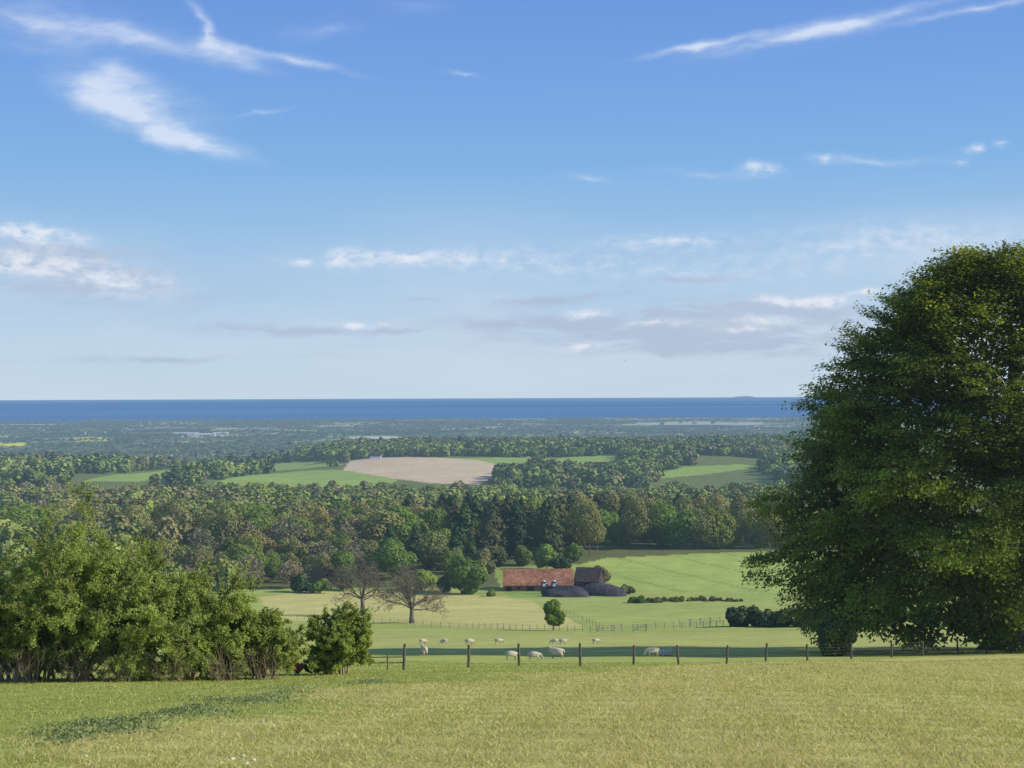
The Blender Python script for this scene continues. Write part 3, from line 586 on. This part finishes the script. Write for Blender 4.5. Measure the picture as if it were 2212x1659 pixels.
def gate(px,row,w,label,rz,m='postp',name='field_gate',cat='gate'):
    x,y=hit(px,row,y0=120); t=empty(name,(x,y,Hs(x,y)),rz,label,cat); h=w/2
    for hh in(.3,.75,1.2): PB().bar((-h,0,hh),(h,0,hh),.04,.07).build('rail',M[m],t)
    for s in(-h,h): PB().box(s-.07,s+.07,-.07,.07,-.2,1.35).build('post',M[m],t)
    PB().bar((-h,.06,.3),(h,.06,1.2),.04,.06).build('brace',M[m],t)
gate(1305,1365,3.2,'pale wooden field gate below the track, left one',.1)
gate(1330,1364,2.0,'narrow pale gate beside the wider one',.3)
gate(1379,1364,2.3,'pale gate standing alone right of the sheep track',0)
for k,px in enumerate((1478,1500,1522,1542)): gate(px,1352-k*2,2.3,['first','second','third','fourth'][k]+' hurdle from the left of the sheep pen before the dark shrubs',.25,'postp','pen_hurdle','hurdle')
# ---------------------------------------------------------------- sheep, people, bird
def skinned(name,verts,edges,rad,sub=2):
    me=bpy.data.meshes.new(name); me.from_pydata(verts,edges,[]); me.update(); o=bpy.data.objects.new(name,me); C.objects.link(o)
    o.modifiers.new('s','SKIN'); sv=me.skin_vertices[0].data
    for i,r in enumerate(rad): sv[i].radius=(r,r) if not isinstance(r,tuple) else r; sv[i].use_root=(i==0)
    m=o.modifiers.new('b','SUBSURF'); m.levels=sub; m.render_levels=sub
    bpy.context.view_layer.update(); dg=bpy.context.evaluated_depsgraph_get(); e=bpy.data.meshes.new_from_object(o.evaluated_get(dg)); bpy.data.objects.remove(o); 
    for p in e.polygons: p.use_smooth=True
    return e
def colourize(me,fn,m):
    n=len(me.vertices); co=np.empty(n*3,np.float32); me.vertices.foreach_get('co',co); co=co.reshape(-1,3); c=np.ones((n,4),np.float32); c[:,:3]=fn(co)
    for a_ in list(me.color_attributes): me.color_attributes.remove(a_)
    a=me.color_attributes.new('col','FLOAT_COLOR','POINT'); a.data.foreach_set('color',c.ravel()); me.materials.clear(); me.materials.append(m); return me
def sheep_me(pose):
    if pose=='graze': nk=[(.56,0,.58),(.70,0,.36),(.80,0,.12)]
    elif pose=='stand': nk=[(.56,0,.78),(.68,0,.95),(.84,0,.88)]
    else: nk=[(.52,0,.50),(.62,0,.66),(.78,0,.60)]
    dz=0 if pose!='lie' else -.33
    v=[(-.32,0,.66+dz),(0,0,.64+dz),(.33,0,.66+dz)]+nk+[(-.56,0,.66+dz),(-.60,0,.46+dz)]
    r=[.27,.30,.25,.15,.10,.055,.10,.05]; e=[(0,1),(1,2),(2,3),(3,4),(4,5),(0,6),(6,7)]
    for s in(-1,1):
        n=len(v)
        if pose!='lie':
            v+=[(.34,.14*s,.40),(.36,.14*s,.22),(.34,.14*s,.02)]; r+=[.09,.042,.036]; e+=[(2,n),(n,n+1),(n+1,n+2)]
            v+=[(-.34,.15*s,.44),(-.44,.15*s,.25),(-.39,.15*s,.02)]; r+=[.12,.048,.036]; e+=[(0,n+3),(n+3,n+4),(n+4,n+5)]
        else:
            v+=[(.42,.16*s,.12),(.58,.14*s,.05)]; r+=[.08,.045]; e+=[(2,n),(n,n+1)]
            v+=[(-.28,.24*s,.12),(-.1,.26*s,.05)]; r+=[.12,.05]; e+=[(0,n+2),(n+2,n+3)]
        n=len(v); hx=nk[1]; v+=[(hx[0]-.02,.13*s,hx[2]+.04)]; r+=[.028]; e+=[(4,n)]
    me=skinned('sheep',v,e,r); hx=np.array(nk[1]); mz=np.array(nk[2])
    def fn(co):
        c=np.tile(np.array([.60,.55,.43]),(len(co),1)); c*=(.9+.15*np.sin(co[:,:1]*22)*np.sin(co[:,2:3]*19))
        f=(np.linalg.norm(co-mz,axis=1)<.20)|(np.linalg.norm(co-hx,axis=1)<.10)|(np.abs(co[:,1])>.12)&(np.linalg.norm(co-hx,axis=1)<.2); c[f]=(.5,.43,.34)
        if pose!='lie': c[co[:,2]<.3]=np.where((co[co[:,2]<.3][:,:1]>.6),np.array([[.5,.43,.34]]),np.array([[.38,.33,.26]]))
        return c
    return colourize(me,fn,M['wool'])
SM={p:sheep_me(p) for p in('graze','stand','lie')}
sh=[(914,1416,'stand',1.9,1.0,'cream sheep standing just beyond the first two fence posts'),(911,1391,'graze',.3,.8,'distant sheep right behind the large standing sheep'),(958,1391,'graze',2.9,.75,'small distant sheep right of the large standing sheep'),
 (1012,1393,'graze',.2,.9,'small grazing sheep above the second fence post'),(1075,1391,'graze',.1,.85,'small grazing sheep midway between second and third fence posts'),(1196,1391,'graze',3.1,.75,'left one of two small distant sheep side by side'),
 (1214,1392,'stand',.1,.8,'right one of two small distant sheep side by side'),(1285,1390,'graze',.2,.75,'rightmost small distant sheep, right of the fourth fence post'),(1103,1425,'graze',.2,.85,'near sheep just left of the third fence post'),(1152,1427,'graze',.0,.85,'near grazing sheep right of the third fence post'),
 (1201,1422,'stand',2.9,1.05,'big sheep seen side on left of the fourth fence post'),(1407,1418,'graze',3.4,1.0,'left of the pair of near sheep left of the sixth fence post'),(1434,1417,'lie',.1,1.15,'right of the pair of near sheep, lying beside the sixth fence post'),(632,1392,'graze',1.2,.8,'sheep half hidden right of the hawthorn hedge')]
for px,row,ps,rz,sc,lb in sh:
    x,y=hit(px,row); o=link('sheep',SM[ps]); z=Hs(x,y); sl=-(Hs(x,y+.3)-Hs(x,y-.3))/.6
    o.location=(x,y,z-.01); o.scale=(sc,)*3; o.rotation_euler=(Matrix.Rotation(-math.atan(sl),4,'X')@Matrix.Rotation(rz,4,'Z')).to_euler(); tag(o,lb,'sheep')
def person(px,y,rz,jc,label):
    v=[(0,0,.14),(0,.03,.36),(0,.0,.56),(0,-.01,.68),(0,-.03,.78),(0,-.04,.87)]; r=[.15,.14,.16,.06,.085,.075]; e=[(0,1),(1,2),(2,3),(3,4),(4,5)]
    for s in(-1,1):
        n=len(v); v+=[(.18*s,0,.58),(.25*s,-.12,.36),(.14*s,-.34,.40),(.08*s,-.42,.42)]; r+=[.065,.05,.038,.03]; e+=[(2,n),(n,n+1),(n+1,n+2),(n+2,n+3)]
        n=len(v); v+=[(.11*s,-.05,.13),(.15*s,-.42,.45),(.13*s,-.62,.08),(.13*s,-.78,.05)]; r+=[.095,.07,.05,.04]; e+=[(0,n),(n,n+1),(n+1,n+2),(n+2,n+3)]
    me=skinned('body',v,e,r)
    def fn(co):
        c=np.tile(np.array(jc),(len(co),1)); c[(co[:,1]<-.2)&(np.abs(co[:,0])>.05)&(co[:,2]<.55)]=(.16,.15,.15); c[(co[:,2]<.2)]=(.16,.15,.15); c[co[:,2]>.68]=(.5,.32,.24)
        c[(co[:,1]<-.38)&(np.abs(co[:,0])<.11)&(co[:,2]>.36)]=(.5,.32,.24); return c
    colourize(me,fn,M['skin']); x,yy,z=at(px,y); t=empty('person',(x,yy,z),rz,label,'person'); link('body',me,t)
    q=PB(); q.lathe([(.085,.80),(.098,.86),(.088,.93),(.05,.975),(.01,.985)],0,.0,12); q.build('hair',M['hair'],t,True)
person(636,61,2.2,(.42,.11,.08),'person in a dull red jacket sitting on the grass beside the hawthorn hedge')
q=PB(); y=300; x=(1350-1106)/F*y; z=(L(1350)-779)/F*y
q.v=[(-.65,0,.16),(-.3,.12,.24),(-.06,.1,.0),(-.06,-.1,.0),(-.3,-.08,.22),(.65,0,.2),(.3,.12,.26),(.06,.1,0),(.06,-.1,0),(.3,-.08,.24),(0,.35,.02),(0,-.35,-.02),(0,0,-.09),(0,0,.08)]
q.f=[(0,1,4),(1,2,3,4),(5,9,6),(6,9,8,7),(2,10,13),(10,7,13),(3,13,11),(8,11,13),(2,12,10),(7,10,12),(3,11,12),(8,12,11),(2,3,12),(7,12,8),(2,13,3),(7,8,13)]
o=q.build('bird',M['slate']); o.location=(x,y,z); tag(o,'tiny dark bird flying low in the sky above the woods','bird')
for k,(px,row) in enumerate([(500,1640),(522,1634),(545,1642),(566,1560),(182,1634),(530,1650),(590,1568)]):
    x,y=hit(px,row)
    bm=bmesh.new(); bmesh.ops.create_icosphere(bm,subdivisions=2,radius=.033)
    for w in bm.verts: w.co*=1+.3*math.sin(w.co.x*60+k)*math.sin(w.co.y*70+k*2); w.co.z*=.6
    me=bpy.data.meshes.new('flint_stone'); bm.to_mesh(me); bm.free(); me.materials.append(M['stone']); o=link('flint_stone',me); o.location=(x,y,Hs(x,y)+.012); o.rotation_euler=(0,0,k)
    tag(o,'small pale flint stone lying in the lower left pasture grass','stone','flint stones in the lower left grass')
# ---------------------------------------------------------------- world
w=bpy.data.worlds.new('World'); bpy.context.scene.world=w; w.use_nodes=True; N=w.node_tree.nodes; K=w.node_tree.links; bg=N['Background']
try: w.cycles.sampling_method='NONE'
except Exception as ex: print(ex)
EL=math.radians(30); SD=Vector((.985,-.10,0)).normalized()
sky=N.new('ShaderNodeTexSky'); sky.sky_type='NISHITA'; sky.sun_disc=False; sky.sun_elevation=EL; sky.sun_rotation=math.atan2(SD.x,SD.y); sky.altitude=150; sky.air_density=1.0; sky.dust_density=.3; sky.ozone_density=2.5
tc=N.new('ShaderNodeTexCoord'); sp=N.new('ShaderNodeSeparateXYZ'); K.new(tc.outputs['Generated'],sp.inputs[0])
def mth(op,a,b=None,c=None):
    m=N.new('ShaderNodeMath'); m.operation=op
    for i,q in enumerate((a,b,c)):
        if q is None: continue
        if isinstance(q,(int,float)): m.inputs[i].default_value=q
        else: K.new(q,m.inputs[i])
    return m.outputs[0]
zz=mth('MULTIPLY',mth('MAXIMUM',sp.outputs[2],0.004),2.6); cb=N.new('ShaderNodeCombineXYZ'); K.new(sp.outputs[0],cb.inputs[0]); K.new(sp.outputs[1],cb.inputs[1]); K.new(zz,cb.inputs[2])
nv=N.new('ShaderNodeVectorMath'); nv.operation='NORMALIZE'; K.new(cb.outputs[0],nv.inputs[0]); K.new(nv.outputs[0],sky.inputs[0])
az=mth('MULTIPLY',mth('ARCTAN2',sp.outputs[0],sp.outputs[1]),F)
hor=mth('SQRT',mth('ADD',mth('MULTIPLY',sp.outputs[0],sp.outputs[0]),mth('MULTIPLY',sp.outputs[1],sp.outputs[1])))
ev=mth('MULTIPLY',mth('DIVIDE',sp.outputs[2],mth('MAXIMUM',hor,.01)),F)
uv=N.new('ShaderNodeCombineXYZ'); K.new(az,uv.inputs[0]); K.new(ev,uv.inputs[1])
def nz(vec,scale,detail,st=(1,1,1),out=0,rough=.55,dist=0,rot=0):
    mp=N.new('ShaderNodeMapping'); mp.inputs['Scale'].default_value=st; mp.inputs['Rotation'].default_value=(0,0,rot); K.new(vec,mp.inputs[0]); n=N.new('ShaderNodeTexNoise'); n.noise_dimensions='2D'; n.inputs['Scale'].default_value=scale; n.inputs['Detail'].default_value=detail; n.inputs['Roughness'].default_value=rough; n.inputs['Distortion'].default_value=dist; K.new(mp.outputs[0],n.inputs[0]); return n.outputs[out]
def warp(vec,scale,amp):
    c=nz(vec,scale,3,out=1); s=N.new('ShaderNodeVectorMath'); s.operation='SUBTRACT'; K.new(c,s.inputs[0]); s.inputs[1].default_value=(.5,.5,.5)
    m=N.new('ShaderNodeVectorMath'); m.operation='MULTIPLY'; K.new(s.outputs[0],m.inputs[0]); m.inputs[1].default_value=(amp,amp*.5,0); a=N.new('ShaderNodeVectorMath'); a.operation='ADD'; K.new(vec,a.inputs[0]); K.new(m.outputs[0],a.inputs[1]); return a.outputs[0]
wv=warp(warp(uv.outputs[0],1/170,60),1/40,18)
def blobs(lst,vec,fa=1.6,fb=2.0):
    tot=None
    for (px,row,a,b_,ang,s) in lst:
        k=(px-1106)/F; cx=math.atan(k)*F; cy=(L(px)-row)/math.sqrt(1+k*k)
        mp=N.new('ShaderNodeMapping'); mp.vector_type='TEXTURE'; mp.inputs['Location'].default_value=(cx,cy,0); mp.inputs['Rotation'].default_value=(0,0,math.radians(ang)); mp.inputs['Scale'].default_value=(a*fa,b_*fb,1); K.new(vec,mp.inputs[0])
        g=N.new('ShaderNodeTexGradient'); g.gradient_type='QUADRATIC_SPHERE'; K.new(mp.outputs[0],g.inputs[0])
        tot=mth('MULTIPLY',g.outputs[1],s) if tot is None else mth('MULTIPLY_ADD',g.outputs[1],s,tot)
    return tot
cirrus=[(215,200,105,50,-15,1.8),(350,215,130,34,-15,1.2),(310,255,200,34,-20,1.8),(430,308,150,20,-14,1.7),(250,150,80,20,-5,.8),(100,55,300,60,-6,1.0),(330,85,220,24,-12,.9),(430,30,60,12,-45,1.3),(450,75,60,14,-70,1.3),(500,112,110,22,-18,1.5),(650,128,150,12,-12,1.5),
 (1560,90,230,10,9,1.6),(1800,58,300,13,10,1.6),(2130,14,220,10,7,1.3),(1780,72,440,30,11,.4),(1010,155,60,7,-8,1.2),(570,240,75,6,12,1.0),(700,65,120,25,10,.6),(900,10,100,18,0,.55),(1270,385,80,10,-10,.8),(1520,378,150,12,-5,.8),(1900,345,200,10,-3,.8)]
puff=[(1640,368,52,16,0,1.6),(1800,345,50,12,-5,1.3),(2105,322,42,9,8,1.6),(2165,312,18,9,0,1.6),(2070,350,24,9,0,.8),(60,500,130,16,-3,2.2),(20,572,100,20,0,1.7),(120,560,220,50,-12,1.0),(270,610,190,30,-8,1.0),(750,562,60,26,0,1.6),(640,567,60,11,0,1.4),(890,555,150,18,0,1.3),(1080,560,340,36,0,.8),
 (1680,650,60,11,0,2.4),(1780,650,75,14,0,2.6),(1870,632,45,8,0,1.6),(1265,678,55,11,0,1.9),(1440,518,170,18,0,1.2),(765,704,100,7,0,2.2),(1640,692,90,11,0,1.6),(1260,745,80,13,0,1.5),(1600,715,80,9,0,1.5),(1430,700,120,9,0,1.3),(1950,520,420,50,0,.9),(1500,590,420,40,0,.6)]
grey=[(620,712,260,13,0,2.2),(860,720,80,7,0,1.5),(1490,605,180,10,2,1.7),(1170,650,190,10,4,1.8),(1480,705,520,48,0,1.9),(1550,745,500,26,0,1.7),(1700,670,280,26,0,1.5),(900,650,80,7,0,1.0),(300,775,500,8,1,1.2),(160,600,320,60,-6,1.8),(110,545,190,28,0,1.4),(1200,700,300,16,0,1.3)]
st=nz(wv,1/60,5,(.4,1.5,1),rough=.55,rot=math.radians(15)); st2=nz(wv,1/32,4,(.8,1.5,1),rough=.55)
def ss(v,a,b_):
    m=N.new('ShaderNodeMapRange'); m.interpolation_type='SMOOTHSTEP'; m.inputs[1].default_value=a; m.inputs[2].default_value=b_; K.new(v,m.inputs[0]); return m.outputs[0]
dc=mth('MULTIPLY',ss(mth('MULTIPLY',blobs(cirrus,wv,1.5,1.9),mth('MULTIPLY_ADD',st,1.6,-.15)),-.03,1.35),.72)
dp=mth('MULTIPLY',ss(mth('MULTIPLY',blobs(puff,wv),mth('MULTIPLY_ADD',st2,2.2,-.45)),-.05,1.4),.80)
dg=mth('MULTIPLY',ss(mth('MULTIPLY',blobs(grey,wv),mth('MULTIPLY_ADD',nz(wv,1/50,4,(.35,1.8,1)),2.8,-.72)),-.05,1.3),.72)
right=ss(az,-700,700)
veil=mth('MULTIPLY',mth('MULTIPLY',ss(ev,520,130),mth('MULTIPLY_ADD',right,.45,.55)),mth('MULTIPLY_ADD',ss(nz(uv.outputs[0],1/260,4,(.35,1.6,1)),.25,.75),.5,.25))
def mixc(f,a,col):
    m=N.new('ShaderNodeMix'); m.data_type='RGBA'
    if isinstance(f,float): m.inputs['Factor'].default_value=f
    else: K.new(f,m.inputs['Factor'])
    K.new(a,m.inputs['A']) 
    if isinstance(col,tuple): m.inputs['B'].default_value=(*col,1)
    else: K.new(col,m.inputs['B'])
    return m.outputs['Result']
S=.1
rp=N.new('ShaderNodeValToRGB'); K.new(mth('SQRT',mth('MAXIMUM',sp.outputs[2],0)),rp.inputs[0]); E=rp.color_ramp.elements
stops=[(0,(.52,.66,.77)),(.03,(.48,.64,.79)),(.07,(.40,.595,.81)),(.115,(.305,.535,.82)),(.16,(.235,.475,.82)),(.22,(.185,.39,.80)),(.29,(.15,.315,.76)),(1,(.13,.23,.48))]
E[0].position=0; E[0].color=(*stops[0][1],1); E[1].position=1; E[1].color=(*stops[-1][1],1)
for z_,c_ in stops[1:-1]: e=E.new(math.sqrt(z_)); e.color=(*c_,1)
sc_=N.new('ShaderNodeVectorMath'); sc_.operation='SCALE'; sc_.inputs['Scale'].default_value=1/S; K.new(rp.outputs[0],sc_.inputs[0])
c=mixc(.92,sky.outputs[0],sc_.outputs[0])
c=mixc(veil,c,(.63/S,.73/S,.84/S)); c=mixc(dg,c,(.42/S,.50/S,.66/S)); c=mixc(dc,c,(.80/S,.86/S,.97/S)); c=mixc(dp,c,(.82/S,.85/S,.92/S))
K.new(c,bg.inputs[0]); bg.inputs[1].default_value=S
sl=bpy.data.lights.new('sun','SUN'); sl.energy=5; sl.angle=math.radians(.5); sl.color=(1,.92,.76); so=bpy.data.objects.new('sun',sl); C.objects.link(so)
dv=Vector((SD.x*math.cos(EL),SD.y*math.cos(EL),math.sin(EL))); so.rotation_euler=dv.to_track_quat('Z','Y').to_euler(); so.location=(100,0,100)
cam=bpy.data.cameras.new('camera'); cam.sensor_width=36; cam.lens=36*F/2212; cam.clip_start=.5; cam.clip_end=120000; co=bpy.data.objects.new('camera',cam); C.objects.link(co)
co.rotation_euler=(math.pi/2+18.5/F,.004,0); bpy.context.scene.camera=co
bpy.context.scene.view_settings.view_transform='Standard'
print('ind',nind,'rest',len(rest))
